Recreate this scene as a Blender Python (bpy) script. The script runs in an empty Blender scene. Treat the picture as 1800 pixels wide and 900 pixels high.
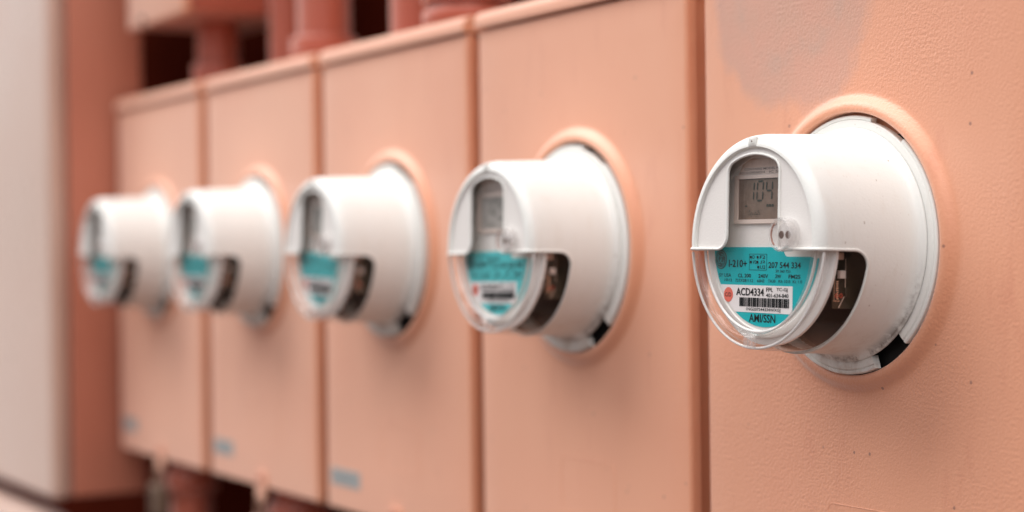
import bpy, bmesh, math, random
from math import sin, cos, pi, radians, sqrt, atan2, asin
from mathutils import Vector, Matrix
random.seed(7)
S = bpy.context.scene
C = S.collection

# ------------------------------------------------------------------ camera
cd = bpy.data.cameras.new('camera'); cam = bpy.data.objects.new('camera', cd); C.objects.link(cam)
yaw, pit, rol = 0.52509, -0.00455, -0.01211
F = Vector((-cos(yaw)*cos(pit), sin(yaw)*cos(pit), sin(pit)))
Rv = F.cross(Vector((0, 0, 1))).normalized(); Uv = Rv.cross(F)
R2 = Rv*cos(rol) + Uv*sin(rol); U2 = Uv*cos(rol) - Rv*sin(rol)
M = Matrix((R2, U2, -F)).transposed().to_4x4(); M.translation = Vector((0.9746, -0.83895, 0.0))
cam.matrix_world = M
cd.sensor_width = 36; cd.lens = 3194.09*36/1800; cd.clip_start = .02; cd.clip_end = 500
cd.dof.use_dof = True; cd.dof.focus_distance = 1.235; cd.dof.aperture_fstop = 3.0; cd.dof.aperture_blades = 0
S.camera = cam

# ------------------------------------------------------------------ sky, sun, exposure
W = bpy.data.worlds.new('World'); S.world = W; W.use_nodes = True
nt = W.node_tree; nt.nodes.clear()
sk = nt.nodes.new('ShaderNodeTexSky'); sk.sky_type = 'NISHITA'; sk.sun_disc = False
SUN_EL, SUN_AZ = radians(57), radians(-60)     # azimuth of the light's source, seen from the wall: in front of it and to the left
sk.sun_elevation = SUN_EL; sk.sun_rotation = radians(180) + SUN_AZ*1.0
sk.dust_density = 4; sk.air_density = 1.0; sk.ozone_density = .6
hs = nt.nodes.new('ShaderNodeHueSaturation'); hs.inputs['Saturation'].default_value = .45
bg = nt.nodes.new('ShaderNodeBackground'); bg.inputs['Strength'].default_value = .12
wo = nt.nodes.new('ShaderNodeOutputWorld')
nt.links.new(sk.outputs[0], hs.inputs['Color']); nt.links.new(hs.outputs[0], bg.inputs['Color']); nt.links.new(bg.outputs[0], wo.inputs[0])
sl = bpy.data.lights.new('sun', 'SUN'); so = bpy.data.objects.new('sun', sl); C.objects.link(so)
sl.energy = 3.0; sl.angle = radians(60); sl.color = (1, .975, .94)
src = Vector((sin(SUN_AZ)*cos(SUN_EL), -cos(SUN_AZ)*cos(SUN_EL), sin(SUN_EL)))   # towards the light
so.rotation_euler = (-src).to_track_quat('-Z', 'Y').to_euler()
S.view_settings.view_transform = 'Standard'; S.view_settings.look = 'None'
S.view_settings.exposure = .49; S.view_settings.gamma = 1
S.render.engine = 'CYCLES'
S.cycles.max_bounces = 12; S.cycles.transparent_max_bounces = 24

# ------------------------------------------------------------------ helpers
def link(o, parent=None):
    C.objects.link(o)
    if parent: o.parent = parent
    return o
def finish(me, smooth=35):
    if smooth:
        me.shade_smooth(); me.set_sharp_from_angle(angle=radians(smooth))
    return me
def mobj(name, verts, faces, mat, parent=None, smooth=35, fix=True):
    me = bpy.data.meshes.new(name); me.from_pydata([tuple(v) for v in verts], [], faces); me.validate()
    if fix:
        bm = bmesh.new(); bm.from_mesh(me); bmesh.ops.remove_doubles(bm, verts=bm.verts, dist=1e-6)
        bmesh.ops.recalc_face_normals(bm, faces=bm.faces); bm.to_mesh(me); bm.free()
    me.materials.append(mat); finish(me, smooth)
    return link(bpy.data.objects.new(name, me), parent)
def bobj(name, bm, mat, parent=None, smooth=35):
    bmesh.ops.recalc_face_normals(bm, faces=bm.faces)
    me = bpy.data.meshes.new(name); bm.to_mesh(me); bm.free(); me.materials.append(mat); finish(me, smooth)
    return link(bpy.data.objects.new(name, me), parent)
def add_box(bm, a, b, bev=0, seg=3):
    a = Vector(a); b = Vector(b)
    r = bmesh.ops.create_cube(bm, size=1); vs = r['verts']
    for v in vs: v.co = Vector((a[i]+(v.co[i]+.5)*(b[i]-a[i]) for i in range(3)))
    if bev:
        es = list({e for v in vs for e in v.link_edges})
        bmesh.ops.bevel(bm, geom=es, offset=bev, segments=seg, profile=.5, affect='EDGES')
def box(name, a, b, mat, parent=None, bev=0, seg=3):
    bm = bmesh.new(); add_box(bm, a, b, bev, seg); return bobj(name, bm, mat, parent)
def revolve_faces(n, m, closed, off=0):
    f = []
    for j in range(m-1):
        for i in range(n if closed else n-1):
            i2 = (i+1) % n
            f.append((off+j*n+i, off+j*n+i2, off+(j+1)*n+i2, off+(j+1)*n+i))
    return f
def revY(prof, th):                # prof: (r, y); th: list of angles; axis = world Y
    return [(r*cos(t), y, r*sin(t)) for r, y in prof for t in th]
def lathe_y(name, prof, mat, parent=None, n=128, smooth=35, cx=0, cz=0):
    th = [2*pi*i/n for i in range(n)]
    v = [(x+cx, y, z+cz) for x, y, z in revY(prof, th)]
    return mobj(name, v, revolve_faces(n, len(prof), True), mat, parent, smooth)
def lathe_z(name, prof, mat, parent=None, n=48, cx=0, cy=0, smooth=35):
    th = [2*pi*i/n for i in range(n)]
    v = [(cx+r*cos(t), cy+r*sin(t), z) for r, z in prof for t in th]
    return mobj(name, v, revolve_faces(n, len(prof), True), mat, parent, smooth)
def plate(name, pts, y0, y1, mat, parent=None, bev=0, smooth=35):      # polygon in XZ given depth from y0 (front) to y1 (back)
    bm = bmesh.new()
    vs = [bm.verts.new((x, y0, z)) for x, z in pts]
    f = bm.faces.new(vs)
    e = bmesh.ops.extrude_face_region(bm, geom=[f])
    for v in [g for g in e['geom'] if isinstance(g, bmesh.types.BMVert)]: v.co.y = y1
    bmesh.ops.triangulate(bm, faces=[g for g in bm.faces if len(g.verts) > 4])
    return bobj(name, bm, mat, parent, smooth)
def fillet(P, closed=False, seg=8):                 # P: (x, z, radius)
    out = []; n = len(P)
    for i, (x, z, r) in enumerate(P):
        p = Vector((x, z))
        if r <= 0 or (not closed and i in (0, n-1)): out.append((x, z)); continue
        a = Vector(P[i-1][:2])-p; b = Vector(P[(i+1) % n][:2])-p
        ang = a.angle(b); d = r/math.tan(ang/2); a.normalize(); b.normalize()
        c = p + (a+b).normalized()*(r/sin(ang/2))
        s = p+a*d-c; e = p+b*d-c; t = s.angle_signed(e)
        for k in range(seg+1):
            v = s.copy(); v.rotate(Matrix.Rotation(-t*k/seg, 2)) if False else None
            q = -t*k/seg
            out.append((c.x+s.x*cos(q)-s.y*sin(q), c.y+s.x*sin(q)+s.y*cos(q)))
    return out
def tube(bm, pts, r, n=8, closed=False, flat=1.0):
    P = [Vector(p) for p in pts]; rings = []
    m = len(P); up = Vector((0, 0, 1))
    for i in range(m):
        a = P[i-1] if (i or closed) else P[i]; b = P[(i+1) % m] if (i < m-1 or closed) else P[i]
        t = (b-a).normalized()
        u = up - t*up.dot(t)
        if u.length < 1e-3: u = Vector((0, 1, 0)) - t*t.y
        u.normalize(); w = t.cross(u); up = u
        rings.append([bm.verts.new(P[i]+(u*cos(2*pi*k/n)+w*sin(2*pi*k/n))*r) for k in range(n)])
    for i in range(m if closed else m-1):
        A = rings[i]; B = rings[(i+1) % m]
        sh = 0
        if closed and i == m-1:
            sh = min(range(n), key=lambda s: (A[0].co-B[s].co).length)
        for k in range(n): bm.faces.new((A[k], A[(k+1) % n], B[(k+1+sh) % n], B[(k+sh) % n]))
    if not closed: bm.faces.new(rings[0][::-1]); bm.faces.new(rings[-1])
def ptube(name, pts, r, mat, parent=None, n=8, closed=False):
    bm = bmesh.new(); tube(bm, pts, r, n, closed); return bobj(name, bm, mat, parent, 60)
def empty(name, loc, label=None, cat=None, group=None):
    o = bpy.data.objects.new(name, None); o.location = loc; o.empty_display_size = .05
    link(o); tag(o, label, cat, group); return o
def tag(o, label=None, cat=None, group=None, kind=None):
    if label: o['label'] = label
    if cat: o['category'] = cat
    if group: o['group'] = group
    if kind: o['kind'] = kind
    return o
def copy_tree(o, parent=None):
    c = o.copy(); C.objects.link(c)
    if parent: c.parent = parent
    for ch in list(o.children): copy_tree(ch, c)
    return c

# ------------------------------------------------------------------ materials
def newmat(name):
    m = bpy.data.materials.new(name); m.use_nodes = True
    return m, m.node_tree, m.node_tree.nodes['Principled BSDF']
def lk(t, a, b): t.links.new(a, b)
def noise(t, scale, detail=3, rough=.5, vec=None):
    n = t.nodes.new('ShaderNodeTexNoise'); n.inputs['Scale'].default_value = scale
    n.inputs['Detail'].default_value = detail; n.inputs['Roughness'].default_value = rough
    if vec: lk(t, vec, n.inputs['Vector'])
    return n.outputs['Fac']
def ramp(t, src, stops):
    r = t.nodes.new('ShaderNodeValToRGB'); lk(t, src, r.inputs[0]); e = r.color_ramp.elements
    while len(e) < len(stops): e.new(.5)
    for i, (p, c) in enumerate(stops):
        e[i].position = p; e[i].color = (c, c, c, 1) if isinstance(c, (int, float)) else (*c, 1)
    return r.outputs[0]
def mix(t, f, a, b, mode='MIX'):
    n = t.nodes.new('ShaderNodeMix'); n.data_type = 'RGBA'; n.blend_type = mode
    if isinstance(f, (int, float)): n.inputs[0].default_value = f
    else: lk(t, f, n.inputs[0])
    for k, v in ((6, a), (7, b)):
        if isinstance(v, tuple): n.inputs[k].default_value = (*v, 1)
        else: lk(t, v, n.inputs[k])
    return n.outputs[2]
def math_(t, op, a, b=None, clamp=False):
    n = t.nodes.new('ShaderNodeMath'); n.operation = op; n.use_clamp = clamp
    for k, v in ((0, a), (1, b)):
        if v is None: continue
        if isinstance(v, (int, float)): n.inputs[k].default_value = v
        else: lk(t, v, n.inputs[k])
    return n.outputs[0]
def coords(t):
    return t.nodes.new('ShaderNodeTexCoord').outputs['Object']
def geo_pos(t):
    return t.nodes.new('ShaderNodeNewGeometry').outputs['Position']
def bump(t, h, dist, strength=1):
    b = t.nodes.new('ShaderNodeBump'); b.inputs['Distance'].default_value = dist; b.inputs['Strength'].default_value = strength
    lk(t, h, b.inputs['Height']); return b.outputs[0]
def specks(t, vec, scale, thr, seedoff=0):
    """sparse tiny marks: voronoi cells, only a few of which carry a dot"""
    v = t.nodes.new('ShaderNodeTexVoronoi'); v.inputs['Scale'].default_value = scale; lk(t, vec, v.inputs['Vector'])
    d = ramp(t, v.outputs['Distance'], [(thr*.6, 1.0), (thr, 0.0)])
    sp = t.nodes.new('ShaderNodeSeparateColor'); lk(t, v.outputs['Color'], sp.inputs[0])
    s = ramp(t, sp.outputs[0], [(.72, 0.0), (.74, 1.0)])
    return math_(t, 'MULTIPLY', d, s)

def paint(name, base, rough=.40, peel=1.0, stain=False, spec=.75):
    m, t, b = newmat(name)
    p = geo_pos(t)
    n1 = noise(t, 4.5, 4, .6, p)
    c = mix(t, ramp(t, n1, [(.35, 0.0), (.7, 1.0)]), tuple(base), tuple((base[0]*.96, base[1]*.88, base[2]*.84)))
    mp = t.nodes.new('ShaderNodeMapping'); mp.inputs['Scale'].default_value = (1, 1, .25); lk(t, p, mp.inputs[0])
    n2 = noise(t, 38, 5, .65, mp.outputs[0])
    c = mix(t, ramp(t, n2, [(.57, 0.0), (.76, .45)]), c, (base[0]*.8, base[1]*.6, base[2]*.55))
    c = mix(t, math_(t, 'MULTIPLY', specks(t, p, 60, .085), .75), c, (.16, .05, .035))
    c = mix(t, math_(t, 'MULTIPLY', specks(t, p, 24, .06), .5), c, (.30, .10, .07))
    rgh = ramp(t, n1, [(.3, rough-.05), (.7, rough+.06)])
    if stain:
        sx = t.nodes.new('ShaderNodeSeparateXYZ'); lk(t, p, sx.inputs[0])
        nn = noise(t, 13, 5, .6, p)
        w = math_(t, 'MULTIPLY', math_(t, 'SUBTRACT', nn, .5), .75)
        dx = math_(t, 'DIVIDE', math_(t, 'ADD', sx.outputs[0], .068), .099)
        dz = math_(t, 'DIVIDE', math_(t, 'SUBTRACT', sx.outputs[2], .200), .110)
        d = math_(t, 'ADD', math_(t, 'SQRT', math_(t, 'ADD', math_(t, 'MULTIPLY', dx, dx), math_(t, 'MULTIPLY', dz, dz))), w)
        edge = ramp(t, d, [(.88, 1.0), (1.03, 0.0)])
        n3 = noise(t, 22, 4, .6, p)
        inner = mix(t, ramp(t, n3, [(.35, 0.0), (.65, 1.0)]), (.575, .27, .19), (.52, .28, .20))
        c = mix(t, math_(t, 'MULTIPLY', edge, .75), c, inner)
        # a greyer drip loop inside the cleaned patch
        d2 = math_(t, 'ABSOLUTE', math_(t, 'SUBTRACT', d, .63))
        c = mix(t, math_(t, 'MULTIPLY', ramp(t, d2, [(.0, .35), (.10, 0.0)]), ramp(t, n3, [(.4, 0.0), (.6, 1.0)])), c, (.42, .29, .23))
    lk(t, c, b.inputs['Base Color']); lk(t, rgh, b.inputs['Roughness'])
    b.inputs['Specular IOR Level'].default_value = spec
    b.inputs['Sheen Weight'].default_value = .50; b.inputs['Sheen Roughness'].default_value = .55; b.inputs['Sheen Tint'].default_value = (1, .96, .92, 1)
    # orange peel of rolled-on paint; coarser here, smoother there
    n4 = noise(t, 470, 2, .5, p); n5 = noise(t, 1100, 2, .5, p)
    amt = ramp(t, noise(t, 5, 2, .5, p), [(.38, .12), (.62, 1.0)])
    hgt = math_(t, 'MULTIPLY', math_(t, 'ADD', n4, math_(t, 'MULTIPLY', n5, .3)), amt)
    lk(t, bump(t, hgt, .00055*peel), b.inputs['Normal'])
    return m
SALMON = (.74, .322, .178)
M_paint = paint('salmon_paint', SALMON)
M_paint_stained = paint('salmon_paint_stained', SALMON, stain=True, peel=1.25)
M_pale = paint('pale_paint', (.55, .36, .28), rough=.30, peel=.6, spec=.9)  # paler, greyer paint for the cabinet door and the trough
M_bigside = paint('shaded_side_paint', (.50, .165, .095), rough=.5, peel=.6, spec=.5)  # cabinet side: its shade is mixed into this darker red
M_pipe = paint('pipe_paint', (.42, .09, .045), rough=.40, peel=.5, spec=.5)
def simple(name, col, rough=.5, metal=0, spec=.5, nz=0.0, nscale=60):
    m, t, b = newmat(name)
    if nz:
        n = noise(t, nscale, 3, .6, coords(t))
        c = mix(t, n, tuple(x*(1-nz) for x in col), tuple(min(1, x*(1+nz)) for x in col)); lk(t, c, b.inputs['Base Color'])
    else: b.inputs['Base Color'].default_value = (*col, 1)
    b.inputs['Roughness'].default_value = rough; b.inputs['Metallic'].default_value = metal
    b.inputs['Specular IOR Level'].default_value = spec
    return m
def plastic(name, col, rough=.38, dirt=True):
    m, t, b = newmat(name); p = coords(t); wp_ = geo_pos(t)
    c = mix(t, noise(t, 14, 4, .6, p), col, tuple(x*.95 for x in col))
    if dirt:
        mp = t.nodes.new('ShaderNodeMapping'); mp.inputs['Scale'].default_value = (1, 1.6, .7); lk(t, wp_, mp.inputs[0])
        c = mix(t, math_(t, 'MULTIPLY', specks(t, mp.outputs[0], 95, .085), .8), c, (.22, .13, .08))
        c = mix(t, math_(t, 'MULTIPLY', specks(t, mp.outputs[0], 230, .13), .35), c, (.40, .30, .22))
        # grime where rain water drips off, low on the body
        sx = t.nodes.new('ShaderNodeSeparateXYZ'); lk(t, p, sx.inputs[0])
        low = ramp(t, math_(t, 'MULTIPLY', sx.outputs[2], -10), [(.55, 0.0), (.85, 1.0)])
        g = math_(t, 'MULTIPLY', low, ramp(t, noise(t, 70, 5, .7, mp.outputs[0]), [(.45, 0.0), (.72, .7)]))
        c = mix(t, g, c, (.42, .30, .22))
        rad = math_(t, 'SQRT', math_(t, 'ADD', math_(t, 'MULTIPLY', sx.outputs[0], sx.outputs[0]), math_(t, 'MULTIPLY', sx.outputs[2], sx.outputs[2])))
        seam = ramp(t, math_(t, 'ABSOLUTE', math_(t, 'SUBTRACT', rad, .0795)), [(.0006, 1.0), (.0028, 0.0)])
        back = ramp(t, math_(t, 'MULTIPLY', sx.outputs[1], -10), [(.12, 1.0), (.16, 0.0)])
        low2 = ramp(t, math_(t, 'MULTIPLY', sx.outputs[2], -10), [(.05, .0), (.6, 1.0)])
        dn = ramp(t, noise(t, 55, 5, .75, p), [(.44, 0.0), (.60, .85)])
        c = mix(t, math_(t, 'MULTIPLY', math_(t, 'MULTIPLY', seam, back), math_(t, 'MULTIPLY', low2, dn)), c, (.10, .06, .04))
        # faint rain streaks and yellowed film over the whole body
        mq = t.nodes.new('ShaderNodeMapping'); mq.inputs['Scale'].default_value = (3, 3, .35); lk(t, wp_, mq.inputs[0])
        c = mix(t, ramp(t, noise(t, 45, 4, .7, mq.outputs[0]), [(.54, 0.0), (.80, .25)]), c, (.60, .54, .45))
    lk(t, c, b.inputs['Base Color'])
    lk(t, ramp(t, noise(t, 30, 3, .5, p), [(.3, rough-.04), (.7, rough+.08)]), b.inputs['Roughness'])
    lk(t, bump(t, noise(t, 700, 2, .5, p), .00012), b.inputs['Normal'])
    b.inputs['Subsurface Weight'].default_value = 0
    return m
M_white = plastic('white_plastic', (.78, .78, .745), .46)
M_module = plastic('module_plastic', (.84, .81, .78), .42, False)
M_panel = plastic('panel_plastic', (.80, .765, .73), .30, False)
M_dark = simple('dark_interior', (.016, .007, .004), .5, nz=.3)
M_black = simple('socket_black', (.006, .006, .006), .6)
M_ink = simple('ink', (.010, .012, .014), .6, spec=.2)
M_inkg = simple('faint_ink', (.13, .085, .07), .5)
M_cyan = simple('cyan_print', (.0005, .44, .48), .38, nz=.05, nscale=300)
M_cyan.node_tree.nodes['Principled BSDF'].inputs['Specular IOR Level'].default_value = .35
M_cyan_glare = simple('cyan_print_glare', (.09, .60, .63), .38, nz=.05, nscale=300)  # sky reflection on the clear cover painted in as a paler cyan
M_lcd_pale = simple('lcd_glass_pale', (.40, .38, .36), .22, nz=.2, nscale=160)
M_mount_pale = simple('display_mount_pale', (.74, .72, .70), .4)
M_sticker = simple('white_sticker', (.86, .82, .82), .4)
M_red = simple('red_dot', (.80, .16, .11), .45)
M_logo = simple('logo_dark', (.03, .10, .10), .45)
M_logo2 = simple('logo_light', (.05, .36, .38), .45)
M_lcd = simple('lcd_glass', (.19, .13, .10), .22, nz=.35, nscale=160)
M_lcddig = simple('lcd_segment', (.022, .028, .018), .5)
M_bezel = simple('bezel', (.72, .60, .54), .4)
M_pcb = simple('circuit_board', (.030, .022, .012), .35, nz=.5, nscale=240)
M_silver = simple('solder', (.7, .62, .55), .25, metal=1)
M_cream = simple('cream_connector', (.62, .42, .33), .5)
M_copper = simple('red_pad', (.45, .06, .03), .4)
M_slot = simple('knob_slot', (.30, .13, .09), .5)
M_mount = simple('display_mount', (.68, .52, .44), .4, nz=.2, nscale=90)  # warm reflection in the window painted into this peach tint
M_tag = simple('grey_label', (.40, .42, .41), .45, nz=.25, nscale=120)
M_tagink = simple('label_ink', (.16, .18, .19), .5)
M_steel = simple('galvanised_steel', (.30, .17, .12), .5, metal=.2, nz=.3)
M_seal = simple('seal_grey', (.17, .11, .075), .5, nz=.2)
M_wall = simple('dark_wall', (.055, .008, .004), .95, 0, 0.0, nz=.3, nscale=12)  # deep shade behind the boxes is put into this near-black red

def clearmat(name, tint, haze=.03, rough=.04, edge=.35, scr=0.0, f0=.04):
    m = bpy.data.materials.new(name); m.use_nodes = True; t = m.node_tree; t.nodes.clear()
    out = t.nodes.new('ShaderNodeOutputMaterial'); tr = t.nodes.new('ShaderNodeBsdfTransparent'); gl = t.nodes.new('ShaderNodeBsdfGlossy')
    df = t.nodes.new('ShaderNodeBsdfDiffuse'); df.inputs[0].default_value = (.80, .78, .76, 1)
    tr.inputs[0].default_value = (*tint, 1); gl.inputs['Roughness'].default_value = rough
    lw = t.nodes.new('ShaderNodeLayerWeight'); lw.inputs[0].default_value = .25
    a = t.nodes.new('ShaderNodeMixShader'); b = t.nodes.new('ShaderNodeMixShader')
    e = math_(t, 'ADD', math_(t, 'MULTIPLY', math_(t, 'POWER', lw.outputs['Facing'], 3.0), edge), haze)
    if scr:
        p = coords(t); mp = t.nodes.new('ShaderNodeMapping'); mp.inputs['Scale'].default_value = (1.5, 1, .35); lk(t, p, mp.inputs[0])
        e = math_(t, 'ADD', e, math_(t, 'MULTIPLY', ramp(t, noise(t, 160, 5, .7, mp.outputs[0]), [(.58, 0.0), (.75, 1.0)]), scr))
    lk(t, e, a.inputs[0]); lk(t, tr.outputs[0], a.inputs[1]); lk(t, df.outputs[0], a.inputs[2])
    l2 = t.nodes.new('ShaderNodeLayerWeight'); l2.inputs[0].default_value = .5
    fz = math_(t, 'ADD', math_(t, 'MULTIPLY', math_(t, 'POWER', l2.outputs['Facing'], 5.0), .96), f0)
    lk(t, fz, b.inputs[0]); lk(t, a.outputs[0], b.inputs[1]); lk(t, gl.outputs[0], b.inputs[2])
    lk(t, b.outputs[0], out.inputs[0]); return m
M_clear = clearmat('clear_polycarbonate', (1, .995, .99), .004, .05, .05, .012, .018)
M_clear_thin = clearmat('clear_window', (1, .995, .99), .001, .04, .05, .022, .032)
M_knob = clearmat('clear_knob', (.97, .96, .96), .16, .08, .6)
M_highlight = clearmat('rim_highlight_white', (1, 1, 1), .68, .05, .4)

# ------------------------------------------------------------------ setting
me = mobj('ground', [(-60, -60, -1.45), (60, -60, -1.45), (60, 3, -1.45), (-60, 3, -1.45)], [(0, 1, 2, 3)],
          simple('concrete_ground', (.09, .05, .04), .9, nz=.15, nscale=3), smooth=0, fix=False)
tag(me, kind='structure')
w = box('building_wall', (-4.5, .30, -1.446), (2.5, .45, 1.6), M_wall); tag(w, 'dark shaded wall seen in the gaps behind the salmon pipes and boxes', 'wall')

# ------------------------------------------------------------------ meter box
WBX, ZT, ZB = (-.1722, .1648), .2055, -.2868
def rect_pts(x0, x1, z0, z1, n=36):
    P = []
    for i in range(n): P.append((x0+(x1-x0)*i/n, z0))
    for i in range(n): P.append((x1, z0+(z1-z0)*i/n))
    for i in range(n): P.append((x1-(x1-x0)*i/n, z1))
    for i in range(n): P.append((x0, z1-(z1-z0)*i/n))
    return P
def make_cover(mat, parent):
    x0, x1 = WBX; rho = .0034
    base = rect_pts(x0+rho, x1-rho, ZB+rho, ZT-rho)
    th = [atan2(z, x) for x, z in base]
    V = []; m = len(base); rows = 0
    def ring(r, y):
        nonlocal rows
        V.extend([(r*cos(t), y, r*sin(t)) for t in th]); rows += 1
    for r, y in ((.0911, .012), (.0911, -.0045), (.0915, -.0058), (.0923, -.0064), (.0945, -.0066), (.0962, -.0063), (.0978, -.0054),
                 (.0993, -.0040), (.1008, -.0024), (.1022, -.0011), (.1036, -.0003), (.1050, 0), (.108, 0)): ring(r, y)
    for k in (.35, .7):
        V.extend([(.108*cos(t)*(1-k)+x*k, 0, .108*sin(t)*(1-k)+z*k) for t, (x, z) in zip(th, base)]); rows += 1
    for k in range(7):
        a = k/6*pi/2; o = rho*sin(a); y = rho*(1-cos(a))
        V.extend([(x, y, z) for x, z in rect_pts(x0+rho-o, x1-rho+o, ZB+rho-o, ZT-rho+o)]); rows += 1
    V.extend([(x, .010, z) for x, z in rect_pts(x0, x1, ZB, ZT)]); rows += 1
    return mobj('cover', V, revolve_faces(m, rows, True), mat, parent, 40)
def make_box():
    t = empty('meter_box', (0, 0, 0))
    make_cover(M_paint, t)
    x0, x1 = WBX
    box('enclosure', (x0+.008, .0060, ZB+.008), (x1-.008, .165, ZT-.002), M_paint, t, .002)
    # hood: rounded ledge along the top, a hair proud of the cover
    prof = [(-.0035, ZT+.0022), (-.0042, ZT+.003)] + [(.0058-.010*cos(a), ZT+.0083+.010*sin(a)) for a in [i*pi/2/7 for i in range(8)]] + [(.168, ZT+.0183), (.168, ZT+.0022)]
    v = []; f = []; k = len(prof)
    xs = [(x0-.001, .0015), (x0+.0005, 0), (x1-.0005, 0), (x1+.001, .0015)]
    for x, s in xs: v += [(x, y+s if y < .1 else y, z-s if z > ZT+.01 else z) for y, z in prof]
    for i in range(3):
        for j in range(k): f.append((i*k+j, i*k+(j+1) % k, (i+1)*k+(j+1) % k, (i+1)*k+j))
    f += [tuple(range(k)), tuple(range(3*k, 4*k))]
    mobj('hood', v, f, M_paint, t, 30)
    # raised outline of the pressed label panel under the meter
    o = fillet([(-.030, -.1835, .006), (.0555, -.1835, .006), (.0555, -.232, .006), (-.030, -.232, .006)], True, 6)
    ptube('embossed_outline', [(x, .0002, z) for x, z in o], .0005, M_paint, t, 6, True)
    # hasp with its screw at the foot of the cover
    h = plate('hasp', fillet([(-.013, -.268, .004), (.013, -.268, .004), (.013, -.306, .006), (-.013, -.306, .006)], True, 5), -.003, -.0003, M_paint, t)
    lathe_y('screw', [(0, -.0062), (.003, -.006), (.0042, -.0048), (.0042, -.0031)], M_pipe, h, 20, cx=0, cz=-.2755)
    bpy.context.view_layer.update()
    # conduit hub sleeve: none on the nearest box's part of the picture
    return t
proto = make_box()
BX = [0, -.3608, -.7207, -1.0840, -1.4518]
blab = ['nearest salmon meter box, grey-mauve patch on its cover above the meter',
        'salmon meter box directly left of the nearest one, its cover faintly scuffed below the meter',
        'middle salmon meter box of the five, pale blue-grey sticker low on its cover',
        'second salmon meter box from the left, small grey sticker low on its cover',
        'leftmost small salmon meter box, standing against the big protruding cabinet, padlock under it']
boxes = []
for i, x in enumerate(BX):
    o = proto if i == 0 else copy_tree(proto)
    o.location.x = x; tag(o, blab[i], 'meter box', 'salmon meter boxes in a row'); boxes.append(o)
for ch in boxes[0].children:
    if ch.name.startswith('cover'):
        ch.data = ch.data.copy(); ch.data.materials[0] = M_paint_stained; ch['label'] = 'cover with a grey-mauve cleaned patch'
for i, (w_, sx) in ((2, (.074, 0)), (3, (.066, 0)), (4, (.060, 0))):
    x0 = -.160; z1 = -.2415 if i == 2 else -.2395; hh = .0185 if i == 2 else .019
    s = plate('sticker', [(x0, z1-hh), (x0+w_, z1-hh), (x0+w_, z1), (x0, z1)], -.0006, -.0001, M_tag, boxes[i])
    bm = bmesh.new(); random.seed(i)
    for r in range(3):
        x = x0+.004
        while x < x0+w_-.008:
            l = random.uniform(.003, .009); add_box(bm, (x, -.0009, z1-.0045-r*.005), (min(x+l, x0+w_-.003), -.0006, z1-.0030-r*.005)); x += l+.0018
    bobj('print', bm, M_tagink, s)

# ------------------------------------------------------------------ electricity meter
YF = -.0894
PROF = [(.0812, -.0070), (.0811, -.0080), (.0803, -.0088), (.0788, -.0094), (.0775, -.0106), (.0766, -.0124), (.0761, -.0148), (.0757, -.020),
        (.0750, -.036), (.0744, -.050), (.0742, -.053), (.0741, -.056), (.0739, -.059), (.0738, -.062), (.0734, -.070), (.0730, -.078)] \
       + [(.0642+.0082*cos(a), -.0812-.0082*sin(a)) for a in [i*pi/2/10 for i in range(11)]] + [(.0636, -.0890), (.0633, -.0882), (.0633, -.0870), (.0633, -.0858)]
JW = 9                       # PROF index of y = -.050, the back edge of the side window
ZS = -.0047; RHO = .012
def rb(y):
    for (r0, y0), (r1, y1) in zip(PROF, PROF[1:]):
        if y1 <= y <= y0: return r0+(r1-r0)*(y-y0)/(y1-y0)
    return .0727
def zwin(y):
    if y < -.050-RHO: return ZS
    d = min(RHO, y-(-.050-RHO)); return ZS-(RHO-sqrt(max(0, RHO*RHO-d*d)))
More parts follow.
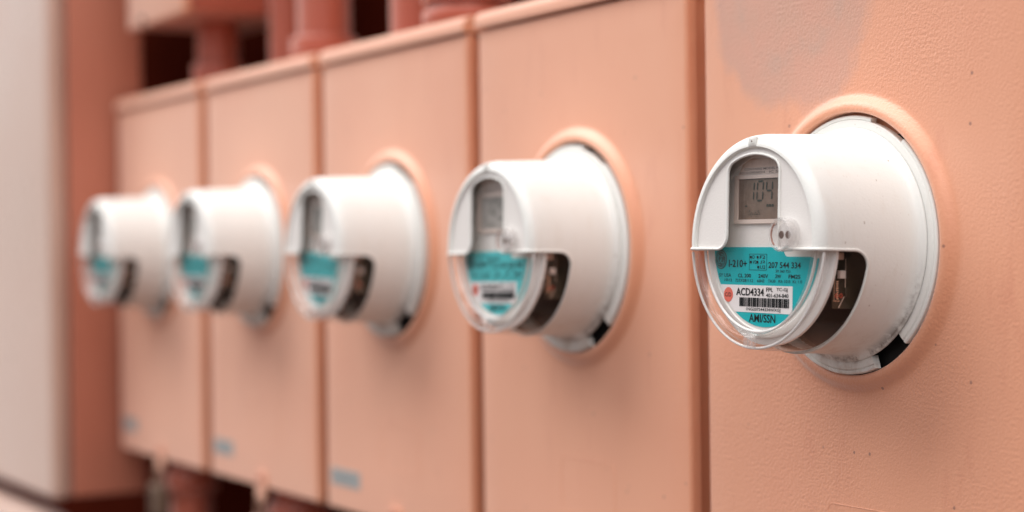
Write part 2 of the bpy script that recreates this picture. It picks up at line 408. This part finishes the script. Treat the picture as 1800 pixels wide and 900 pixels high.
def make_meter():
    t = empty('electricity_meter', (0, 0, 0))
    # --- opaque shell ---
    N, Mn = 120, 90
    V = []; Fc = []
    def columns(r, y, full):
        z = zwin(y) if not full else zwin(-.050)
        a = asin(z/r)
        up = [a+(pi-2*a)*i/N for i in range(N+1)]
        lo = [pi-a+(pi+2*a)*i/Mn for i in range(1, Mn)]
        return up+lo
    # extra profile rows near the corner for a round window corner
    rows = []
    for j, (r, y) in enumerate(PROF):
        rows.append((r, y, j <= JW))
        if j == JW:
            for yy in (-.0502, -.0506, -.0511, -.0518): rows.append((rb(yy), yy, False))
    K = N+Mn
    for r, y, full in rows:
        V += [(r*cos(a), y, r*sin(a)) for a in columns(r, y, full)]
    last_full = max(i for i, q in enumerate(rows) if q[2])
    for j in range(len(rows)-1):
        for i in range(K):
            if j >= last_full and i >= N: continue
            Fc.append((j*K+i, j*K+(i+1) % K, (j+1)*K+(i+1) % K, (j+1)*K+i))
    # inner skin, 1.6 mm in, gives the cut edges a thickness
    nv = len(V); n_out = len(Fc)
    for r, y, full in rows:
        d = .0016
        V += [((r-d)*cos(a), max(y, -.0874) , (r-d)*sin(a)) for a in columns(r, y, full)]
    for j in range(len(rows)-1-4):
        for i in range(K):
            if j >= last_full and i >= N: continue
            Fc.append((nv+j*K+i, nv+(j+1)*K+i, nv+(j+1)*K+(i+1) % K, nv+j*K+(i+1) % K))
    for j in range(last_full, len(rows)-1):
        for i in (0, N): Fc.append((j*K+i, (j+1)*K+i, nv+(j+1)*K+i, nv+j*K+i))
    for i in range(N, K): Fc.append((last_full*K+i, last_full*K+(i+1) % K, nv+last_full*K+(i+1) % K, nv+last_full*K+i))
    shell = mobj('shell', V, Fc, M_white, t, 38)
    # --- flange in two rings with the lock notches left open ---
    def ring(name, r0, r1, y0, y1, gaps, parent, mat=M_white):
        th = [radians(a) for a in range(-180, 181)]
        prof = [(r0, y0), (r0, y1+.0004), (r0+.0004, y1), (r1-.0008, y1), (r1, y1+.0008), (r1, y0)]
        V = revY(prof, th); n = len(th); Fs = []
        def open_(i):
            d = i-180
            return any(a <= d < b for a, b in gaps)
        for i in range(n-1):
            if open_(i): continue
            for j in range(len(prof)):
                j2 = (j+1) % len(prof); Fs.append((j*n+i, j*n+i+1, j2*n+i+1, j2*n+i))
            if open_((i-1) % (n-1)): Fs.append(tuple(j*n+i for j in range(len(prof))))
            if open_((i+1) % (n-1)): Fs.append(tuple(j*n+i+1 for j in range(len(prof)))[::-1])
        return mobj(name, V, Fs, mat, parent, 40)
    fl = ring('flange', .0805, .0868, -.001, -.0067, [(-69, -47)], t)
    ring('rim', .0869, .0897, -.001, -.0063, [(-69, -47), (52, 75)], fl)
    # --- front panel with the arched window ---
    R = .0632
    a0 = asin(ZS/R)
    outer = [(R*cos(a0+(pi-2*a0)*i/64), R*sin(a0+(pi-2*a0)*i/64)) for i in range(65)]
    rw = .0593; xl, xr = -.0290, .0276
    win = [(-.0632, ZS, 0), (xl, ZS, .010), (xl, sqrt(rw*rw-xl*xl), .010)]
    al, ar = atan2(sqrt(rw*rw-xl*xl), xl), atan2(sqrt(rw*rw-xr*xr), xr)
    arc = [(rw*cos(al+(ar-al)*k/12), rw*sin(al+(ar-al)*k/12)) for k in range(1, 12)]
    win += [(x, z, 0) for x, z in arc] + [(xr, sqrt(rw*rw-xr*xr), .009), (xr, ZS, .002), (.0632, ZS, 0)]
    wp = fillet(win, False, 8)
    poly = outer[:-1] + [(outer[-1][0], outer[-1][1])] + wp[1:-1]
    plate('front_panel', poly, -.0872, -.0860, M_panel, t)
    # groove line just inside the lip (panel inset)
    # --- moulded lip running round window, panel foot and side window ---
    path = []
    def surf(r, y, s, z): return (s*sqrt(max(0, r*r-z*z)), y, z)
    front = [(r, y) for r, y in PROF[JW:-3]]
    yc = [-.050-RHO*(1-sin(a)) for a in [i*pi/2/10 for i in range(10)]]
    side = [(rb(-.050-RHO*cos(a)+0), -.050-RHO+RHO*sin(a)) for a in [i*pi/2/9 for i in range(10)]]
    def side_pts(s):
        q = []
        for k in range(11):          # corner from below (y=-.050) to the straight
            a = pi/2*(1-k/10); y = -.050-RHO+RHO*sin(a); z = ZS-RHO+RHO*cos(a)
            q.append(surf(rb(y)+.0001, y, s, z))
        for r, y in PROF:
            if y < -.050-RHO-.001 and y > -.0893: q.append(surf(r+.0001, y, s, ZS))
        q.append(surf(.0640, -.0893, s, ZS)); q.append(surf(.0630, -.0886, s, ZS))
        return q
    zc = ZS-RHO; rr = rb(-.050)+.0001; ab = asin(zc/rr)
    lower = [(rr*cos(a), -.050, rr*sin(a)) for a in [pi-ab+(pi+2*ab)*k/70 for k in range(1, 70)]]
    right = side_pts(1)
    left = side_pts(-1)
    face = [(x, -.0874, z) for x, z in wp]
    path = left + face[1:-1] + right[::-1] + [q for q in lower[::-1]]
    bm = bmesh.new(); tube(bm, path, .00105, 8, True)
    lip = bobj('window_lip', bm, M_white, t, 60)
    # --- clear cover: lower rim and side window, plus a clear front disc ---
    rows2 = [(r, y) for r, y in PROF[JW:-3]] + [(.0632, -.0882), (.0622, -.0866), (.0612, -.0845), (.0604, -.0822)]
    V = []; Fs = []; Q = 110
    for lay, d in ((0, .0003), (1, .0020)):
        rws = rows2 if lay == 0 else [q for q in rows2 if q[1] < -.0725]
        for r, y in rws:
            z = zwin(y) if y > -.0866 else ZS
            a = asin(ZS/r) if y < -.050-RHO else asin(zwin(y)/r)
            inn = r < .0634
            rq = r-d if lay == 0 else (r-d if y > -.0812 and not inn else (r+.0012 if inn else r-d*.8))
            yq = y+.0001 if lay == 0 else (y if y > -.081 and not inn else y+.0018)
            V += [(rq*cos(b), yq, rq*sin(b)) for b in [pi-a+(pi+2*a)*k/Q for k in range(Q+1)]]
        Fs += revolve_faces(Q+1, len(rws), False, lay*len(rows2)*(Q+1))
    cc = mobj('clear_rim', V, Fs, M_clear, t, 30)
    n = 96; V = [(0, -.0822, 0)]+[(.0633*cos(2*pi*k/n), -.0822, .0633*sin(2*pi*k/n)) for k in range(n)]
    V += [(0, -.0806, 0)]+[(.0633*cos(2*pi*k/n), -.0806, .0633*sin(2*pi*k/n)) for k in range(n)]
    Fs = [(0, 1+k, 1+(k+1) % n) for k in range(n)]+[(n+1, n+2+k, n+2+(k+1) % n) for k in range(n)]
    mobj('clear_face', V, Fs, M_clear_thin, t, 30)
    # highlights on the clear rim's edges, painted as thin whitish tubes
    a = asin(ZS/.0640)
    pts = [(.0603*cos(b), -.0824, .0603*sin(b)) for b in [pi-a+.02+(pi+2*a-.04)*k/90 for k in range(91)]]
    ptube('rim_highlight', pts, .0011, M_highlight, cc, 8)
    ptube('rim_highlight', [(.0713*cos(b), -.0850, .0713*sin(b)) for b in [pi-a+.02+(pi+2*a-.04)*k/90 for k in range(91)]], .0010, M_highlight, cc, 8)
    # square moulding tabs top and bottom
    for sgn, m in ((1, M_white), (-1, M_clear)):
        bm = bmesh.new(); add_box(bm, (-.0042, -.0899, .0645*sgn-.0001), (.0042, -.0870, .0706*sgn), .0006, 2)
        tb = bobj('moulded_tab', bm, m if sgn > 0 else M_knob, t)
        plate('gate_mark', [(-.0024, .0660*sgn), (.0024, .0660*sgn), (.0024, .0692*sgn), (-.0024, .0692*sgn)], -.0902, -.0898, m, tb)
        lathe_y('pip', [(0, -.0906), (.0005, -.0905), (.0007, -.0901)], M_inkg if sgn > 0 else M_clear, tb, 10, cx=.0003, cz=.0676*sgn)
    # --- inner module ---
    mod = lathe_y('module', [(0, -.0764), (.0592, -.0764), (.0600, -.0771), (.0634, -.0769), (.0645, -.0762), (.0649, -.0748), (.0660, -.0745), (.0684, -.0741), (.0696, -.0734), (.0698, -.0724), (.0698, -.0716), (.0620, -.0705), (.054, -.058)], M_module, t, 128)
    lathe_y('core', [(0, -.060), (.0535, -.0595), (.0540, -.0570), (.0540, -.004)], M_dark, t, 64)
    lathe_y('shade_liner', [(.0722, -.0492), (.0735, -.035), (.0745, -.012), (.040, -.010)], M_dark, t, 96)  # added liner, near-black to stand for the shade inside the shell
    lathe_y('socket', [(0, .0035), (.0910, .0035), (.0910, .010)], M_black, t, 96)
    # circuit board seen through the side window
    pcb = box('circuit_board', (.0560, -.0655, -.0430), (.0572, -.020, -.0055), M_pcb, t)
    box('connector', (.0573, -.0655, -.0110), (.0612, -.0600, -.0062), M_cream, pcb, .0005)
    box('chip', (.0573, -.0625, -.0232), (.0608, -.0578, -.0180), M_bezel, pcb, .0003)
    box('chip', (.0573, -.0570, -.0350), (.0596, -.0530, -.0290), M_pcb, pcb, .0003)
    bm = bmesh.new()
    random.seed(3)
    for k in range(9): add_box(bm, (.0573, -.0634+random.uniform(-.0003, .0003), -.0250-k*.0014), (.0579, -.0618+random.uniform(0, .0006), -.0257-k*.0014))
    for k in range(9): add_box(bm, (.0573, -.0563, -.0075-k*.0013), (.0578, -.0557, -.0080-k*.0013))
    add_box(bm, (.0573, -.0650, -.0380), (.0577, -.0647, -.0180)); add_box(bm, (.0573, -.0655, -.0382), (.0577, -.0600, -.0378))
    bobj('solder_joints', bm, M_silver, pcb)
    ptube('trace', [(.0575, -.0556, -.010), (.0575, -.0556, -.034), (.0575, -.0610, -.0425)], .0003, M_cream, pcb, 6)
    lathe_v = [(.0575, -.0590+.0011*cos(a), -.0345+.0013*sin(a)) for a in [k*pi/6 for k in range(12)]]
    ptube('pad', lathe_v, .0004, M_copper, pcb, 6, True)
    ptube('pad', [(x, y-.0035, z) for x, y, z in lathe_v], .0004, M_copper, pcb, 6, True)
    # --- nameplate ---
    RN = .0572; zt = -.0032
    ang = lambda z: asin(z/RN)
    def circ_arc(a, b, n): return [(RN*cos(a+(b-a)*k/n), RN*sin(a+(b-a)*k/n)) for k in range(n+1)]
    pl = circ_arc(pi-ang(zt)+.05, 2*pi+ang(-.0105), 70)
    pl += fillet([(RN*cos(ang(-.0105)), -.0105, 0), (.0515, -.0100, .0), (.047, -.0095, .002), (.0215, -.0095, .004), (.0180, zt, .0), (-.053, zt, 0)], False, 5)[1:]
    np_ = plate('nameplate', pl, -.0768, -.0764, M_cyan, t)
    zb0, zb1 = -.0292, -.0477
    bl = [(RN*.998*cos(a), RN*.998*sin(a)) for a in [pi-asin(zb0/RN)+(asin(zb0/RN)-asin(zb1/RN))*k/10 for k in range(11)]]
    band = plate('sticker', bl+[(.0300, zb1), (.0300, zb0)], -.0770, -.0768, M_sticker, np_)
    lathe_y('dot', [(0, -.0772), (.0051, -.0772), (.0051, -.0770)], M_red, np_, 32, cx=-.0397, cz=-.0360)
    # lettering
    def text(s, x0, x1, z1, z0, bold, bm, y):
        cu = bpy.data.curves.new('t', 'FONT'); cu.body = s; cu.offset = .018 if bold == 1 else (.010 if bold == 0 else .004); cu.resolution_u = 3
        o = bpy.data.objects.new('t', cu); C.objects.link(o)
        dg = bpy.context.evaluated_depsgraph_get(); m = bpy.data.meshes.new_from_object(o.evaluated_get(dg))
        xs = [v.co.x for v in m.vertices]; ys = [v.co.y for v in m.vertices]
        ax, bx, ay, by = min(xs), max(xs), min(ys), max(ys)
        for v in m.vertices: v.co = (x0+(v.co.x-ax)/(bx-ax)*(x1-x0), y, z0+(v.co.y-ay)/(by-ay)*(z1-z0))
        bm.from_mesh(m); bpy.data.objects.remove(o); bpy.data.curves.remove(cu); bpy.data.meshes.remove(m)
    bmp = bmesh.new(); bms = bmesh.new(); bma = bmesh.new()
    for s, x0, x1, z1, z0, b in TEXTS:
        st = z1 < -.0295 and z0 > -.0475
        text(s, x0, x1, z1, z0, b, bms if st else (bma if s == 'AMI/SSN' else bmp), -.0773 if st else -.07695)
    bobj('lettering', bmp, M_ink, np_, 0); bobj('lettering', bma, M_ink, np_, 0)
    # wiring diagram box and its dots
    x0, x1, z1, z0 = -.0172, .0021, -.0078, -.0188
    L = .00022
    for a, b in (((x0, z1-L), (x1, z1)), ((x0, z0), (x1, z0+L)), ((x0, z0), (x0+L, z1)), ((x1-L, z0), (x1, z1))):
        add_box(bms, (a[0], -.0770, a[1]), (b[0], -.07685, b[1]))
    for x, z in ((-.0152, -.0100), (-.0078, -.0100), (-.0152, -.0134), (-.0078, -.0134), (-.0070, -.0167)):
        add_box(bms, (x-.0007, -.0770, z-.0009), (x+.0007, -.07685, z+.0009), .0005, 2)
    # barcode
    random.seed(12); x = -.0269
    while x < .0265:
        w_ = random.choice((.0003, .0003, .0006, .0009)); add_box(bms, (x, -.0773, -.0437), (min(x+w_, .0270), -.0771, -.0376)); x += w_+random.choice((.0003, .0004, .0007))
    bobj('barcode_print', bms, M_ink, np_, 0)
    # monogram roundel
    lg = lathe_y('logo', [(0, -.0771), (.0066, -.0771), (.0068, -.0768)], M_logo, np_, 40, cx=-.0492, cz=-.0118)
    bm = bmesh.new()
    tube(bm, [(-.0492+.0057*cos(a), -.0772, -.0118+.0057*sin(a)) for a in [k*pi/16 for k in range(32)]], .00022, 5, True)
    for q in range(4):
        b0 = q*pi/2+.5
        tube(bm, [(-.0492+(.0047-.0012*k/6)*cos(b0+k*.16), -.0772, -.0118+(.0047-.0012*k/6)*sin(b0+k*.16)) for k in range(7)], .00022, 5)
    def arcp(cx, cz, rx, rz, a, b, n=12): return [(cx+rx*cos(a+(b-a)*k/n), -.0772, cz+rz*sin(a+(b-a)*k/n)) for k in range(n+1)]
    tube(bm, arcp(-.0508, -.0116, .0014, .0024, .8, 5.9)+[(-.0494, -.0772, -.0122), (-.0502, -.0772, -.0122)], .00028, 5)
    tube(bm, arcp(-.0476, -.0106, .0013, .0012, .6, 4.6)+arcp(-.0475, -.0130, .0014, .0013, 1.9, 5.8), .00028, 5)
    bobj('monogram', bm, M_logo2, lg if False else np_, 60)
    # --- display ---
    bzo = fillet([(-.0335, .0128, .0015), (.0335, .0128, .0015), (.0335, .0458, .0015), (-.0335, .0458, .0015)], True, 4)
    bz = []
    V = []; Fs = []
    inn = fillet([(-.0300, .0156, .0004), (.0300, .0156, .0004), (.0300, .0434, .0004), (-.0300, .0434, .0004)], True, 4)
    k = len(bzo)
    for P, y in ((bzo, -.0764), (bzo, -.0783), (inn, -.0783), (inn, -.0765)): V += [(x, y, z) for x, z in P]
    for j in range(3):
        for i in range(k): Fs.append((j*k+i, j*k+(i+1) % k, (j+1)*k+(i+1) % k, (j+1)*k+i))
    dsp = mobj('display_bezel', V, Fs, M_bezel, t, 30)
    plate('display', [(-.0299, .0157), (.0299, .0157), (.0299, .0433), (-.0299, .0433)], -.0770, -.0765, M_lcd, dsp)
    bm = bmesh.new()
    seg = {'a': (0, 1, 1, 1), 'g': (0, .5, 1, .5), 'd': (0, 0, 1, 0), 'f': (0, .5, 0, 1), 'b': (1, .5, 1, 1), 'e': (0, 0, 0, .5), 'c': (1, 0, 1, .5)}
    def digit(cx, z0, w_, h_, segs, th=.0012):
        for s in segs:
            a, b, c, d = seg[s]; sh = .0008
            A = Vector((cx+a*w_+b*sh, z0+b*h_)); B = Vector((cx+c*w_+d*sh, z0+d*h_)); dr = (B-A).normalized(); A += dr*.0005; B -= dr*.0005
            nr = Vector((-dr.y, dr.x))*th/2; mid = dr*th*.5
            bm.faces.new([bm.verts.new((q.x, -.0773, q.y)) for q in (A, A+nr+mid, B+nr-mid, B, B-nr-mid, A-nr+mid)])
    digit(-.0190, .0284, .0055, .0130, 'bc'); digit(-.0098, .0284, .0062, .0130, 'abcdef'); digit(.0001, .0284, .0062, .0130, 'fgbc')
    for k in range(3): add_box(bm, (.0010+k*.0027, -.0773, .0241), (.0031+k*.0027, -.0772, .0257))
    add_box(bm, (-.0225, -.0773, .0243), (-.0202, -.0772, .0253))
    for k in range(4): digit(-.0205+k*.0040, .0180, .0022, .0046, ('bc', 'gced', 'gec', 'fegc')[k], .0006)
    bobj('segments', bm, M_lcddig, dsp, 0)
    # compliance label above the display: barcode and two lines of fine print
    lb = plate('compliance_label', [(-.0315, .0451+.0012), (.0300, .0463), (.0235, .0570), (-.0235, .0570)], -.0767, -.0764, M_mount, t)
    plate('paper_strip', [(-.0300, .0464), (.0285, .0464), (.0260, .0512), (-.0255, .0512)], -.0768, -.0767, M_bezel, lb)
    bmb = bmesh.new(); random.seed(5); x = -.0245
    while x < .0225:
        w_ = random.choice((.0004, .0008, .0011)); add_box(bmb, (x, -.0769, .0517), (x+w_*.6, -.0767, .0560)); x += w_+.0006
    bobj('barcode_print', bmb, M_bezel, lb, 0); bm = bmesh.new()
    text('CONTAINS MODEL NIC 514', -.0245, .0240, .0508, .0492, 0, bm, -.0769)
    text('FCC ID OWS-NIC514', -.0290, -.0020, .0484, .0468, 0, bm, -.0769); text('IC 5975A', .0030, .0240, .0484, .0468, 0, bm, -.0769)
    bobj('fine_print', bm, M_inkg, lb, 0)
    # --- clear reset knob ---
    kx, kz = .0385, .0046
    kn = lathe_y('knob', [(.0111, -.0868), (.0111, -.0952), (.0106, -.0960), (.0098, -.0960), (.0093, -.0953), (.0092, -.0885)], M_knob, t, 56, cx=kx, cz=kz)
    lathe_y('knob_face', [(0, -.0918), (.0072, -.0918), (.0078, -.0914), (.0080, -.0885)], M_knob, kn, 40, cx=kx+.0006, cz=kz)
    for dx in (-.0034, .0034):
        o = lathe_y('hole', [(0, -.09205), (.0024, -.0920), (.0027, -.0917)], M_inkg, kn, 20, cx=kx+.0006+dx, cz=kz)
    ptube('slot', [(kx-.0086*cos(a), -.0955, kz+.0086*sin(a)) for a in [radians(d) for d in range(-52, 53, 8)]], .0005, M_slot, kn, 6)
    return t
TEXTS = [('I-210+',-0.0401,-0.0197,-0.0119,-0.0170,1),('D',-0.0136,-0.0112,-0.0088,-0.0111,0),('F2',-0.0056,0.0003,-0.0088,-0.0111,0),('V2',-0.0134,-0.0090,-0.0122,-0.0145,0),
 ('J2',-0.0052,0.0003,-0.0122,-0.0145,0),('U2',-0.0052,0.0006,-0.0155,-0.0178,0),('207 544 334',0.0039,0.0380,-0.0132,-0.0173,1),('59 360 753',0.0118,0.0274,-0.0183,-0.0202,2),
 ('SY USA',-0.0510,-0.0372,-0.0214,-0.0239,0),('1012',-0.0445,-0.0360,-0.0250,-0.0269,0),('CL 200',-0.0295,-0.0149,-0.0214,-0.0240,1),('727X281112',-0.0324,-0.0126,-0.0250,-0.0270,2),
 ('240V',-0.0067,0.0038,-0.0214,-0.0240,1),('60HZ',-0.0080,0.0000,-0.0250,-0.0270,2),('3W',0.0114,0.0178,-0.0214,-0.0240,1),('TA30',0.0037,0.0117,-0.0250,-0.0270,2),
 ('FM2S',0.0255,0.0379,-0.0214,-0.0240,1),('Kh 10.0',0.0150,0.0273,-0.0250,-0.0270,2),('Kt 1.0',0.0300,0.0396,-0.0250,-0.0270,2),
 ('C/D',-0.0434,-0.0362,-0.0346,-0.0374,0),('ACD4334',-0.0307,-0.0001,-0.0311,-0.0363,1),('FPL',0.0024,0.0097,-0.0304,-0.0332,0),('TC-GJ',0.0134,0.0251,-0.0304,-0.0332,0),
 ('401-634-840',0.0023,0.0262,-0.0343,-0.0369,0),('1NG207544334WXGJ',-0.0191,0.0180,-0.0443,-0.0470,0),('AMI/SSN',-0.0163,0.0124,-0.0486,-0.0541,1)]
mp_ = make_meter()
mlab = ['round white electricity meter in sharp focus, nearest the camera, nameplate ACD4334 readable',
        'second white electricity meter from the right, slightly blurred, next left of the sharp one',
        'middle one of the five white electricity meters, on the third box from either end',
        'fourth white electricity meter from the camera, blurred, between the middle and the farthest meter',
        'farthest white electricity meter, most blurred, beside the shaded side of the big cabinet']
MX = [0, -.36408, -.72816, -1.09224, -1.45632]
for i, x in enumerate(MX):
    o = mp_ if i == 0 else copy_tree(mp_)
    o.location = (x, 0, (-.0010, -.0012, -.0010, -.0008, -.0008)[i]); o.rotation_euler = (radians((-1.9, -1.2, -1.4, -.8, -1.0)[i]), radians((.4, -.8, .9, -.5, 1.0)[i]), radians((0, .5, -.6, .4, -.3)[i]))
    tag(o, mlab[i], 'electricity meter', 'white electricity meters on the boxes')

# four farther meters: reflected sky painted in as paler nameplates and displays
swap = {'cyan_print': M_cyan_glare, 'lcd_glass': M_lcd_pale, 'display_mount': M_mount_pale}; done = {}
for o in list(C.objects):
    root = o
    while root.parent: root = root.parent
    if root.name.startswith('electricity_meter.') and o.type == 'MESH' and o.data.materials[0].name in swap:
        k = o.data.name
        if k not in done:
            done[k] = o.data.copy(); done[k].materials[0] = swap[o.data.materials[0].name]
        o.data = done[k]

# ------------------------------------------------------------------ big cabinet on the left
cb = empty('cabinet', (-1.64, 0, 0)); tag(cb, 'large tall cabinet at the left edge, pale front door and brick-red shaded side', 'cabinet')
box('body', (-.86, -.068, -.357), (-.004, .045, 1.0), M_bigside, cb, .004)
box('door', (-.87, -.0985, -.3605), (0, -.071, 1.004), M_pale, cb, .0125, 6)
tr = box('wireway', (-3.4, -.112, -.52), (-1.70, -.055, -.391), M_pale, None, .006); tag(tr, 'pale horizontal wiring trough under the big cabinet, bottom left corner', 'trough')
jb = empty('junction_box', (-1.44, .08, .40)); tag(jb, 'small salmon junction box cut by the top edge, above the leftmost meter box', 'junction box')
box('body', (-.11, -.072, -.080), (.115, .09, .20), M_pipe, jb, .003)
box('cover', (-.114, -.086, -.083), (.119, -.074, .203), M_paint, jb, .004)
lathe_y('screw', [(0, -.0905), (.004, -.090), (.005, -.086)], M_inkg, jb, 16, cx=-.045, cz=-.074)

# ------------------------------------------------------------------ conduits
def conduit(x, y, z0, z1, r, label, group, collars=()):
    t = empty('conduit', (x, y, z0)); tag(t, label, 'pipe', group)
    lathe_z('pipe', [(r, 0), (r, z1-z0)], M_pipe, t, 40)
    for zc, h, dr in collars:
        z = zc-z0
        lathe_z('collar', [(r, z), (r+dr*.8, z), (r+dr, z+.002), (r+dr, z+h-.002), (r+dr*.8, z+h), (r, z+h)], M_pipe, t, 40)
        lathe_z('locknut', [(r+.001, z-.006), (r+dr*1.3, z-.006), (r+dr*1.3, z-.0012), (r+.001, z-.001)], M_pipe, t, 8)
    return t
G1 = 'salmon conduits rising from the boxes'
zt = .2245
conduit(-1.435, .085, zt, .335, .030, 'short lit salmon pipe between the leftmost box and the junction box above it', G1, [(.232, .03, .006)])
conduit(-1.052, .075, zt, 1.2, .033, 'thick salmon pipe with a collar rising from the second box from the left', G1, [(.236, .022, .008)])
conduit(-.690, .075, zt, 1.2, .040, 'salmon pipe with ribbed collar above the middle box, cut by the top edge', G1, [(.234, .014, .007), (.262, .014, .007)])
conduit(-1.30, .135, zt+.0, 1.2, .027, 'flat lit salmon pipe behind, left of the thick collared pipe', G1)
conduit(-.90, .125, zt+.0, 1.2, .032, 'dark red pipe set back, left of the ribbed collar pipe', G1)
G2 = 'salmon conduits below the boxes'
conduit(-1.455, .045, -1.446, -.291, .030, 'dark red pipe descending below the leftmost meter box, beside the padlock', G2, [(-.33, .025, .007)])
conduit(-1.085, .050, -1.446, -.291, .033, 'salmon pipe descending below the second box from the left, half in shadow', G2, [(-.335, .025, .007)])
conduit(-.722, .050, -1.446, -.291, .033, 'salmon pipe below the middle box, just under the bottom edge of the frame', G2, [(-.335, .025, .007)])

# padlocks hanging from hasps
def padlock(x, z, mat, label):
    t = empty('padlock', (x, -.008, z)); tag(t, label, 'padlock', 'padlocks under the boxes')
    box('body', (-.015, -.009, -.056), (.015, .009, -.012), mat, t, .003)
    box('keyway_plate', (-.002, -.0105, -.052), (.005, -.0088, -.016), M_dark, t)
    ptube('shackle', [(.0095*cos(a) if 0 <= a <= pi else 0, 0, .002+.0095*sin(a)) for a in [k*pi/12 for k in range(13)]]+[(-.0095, 0, -.0125)], .0025, M_steel, t, 8)
    ptube('shackle', [(.0095, 0, .002), (.0095, 0, -.0125)], .0025, M_steel, t, 8)
    return t
padlock(-1.443, -.309, M_seal, 'grey padlock hanging below the leftmost box in front of the red pipe')
padlock(-1.072, -.309, M_pipe, 'painted salmon padlock hanging below the second box from the left')
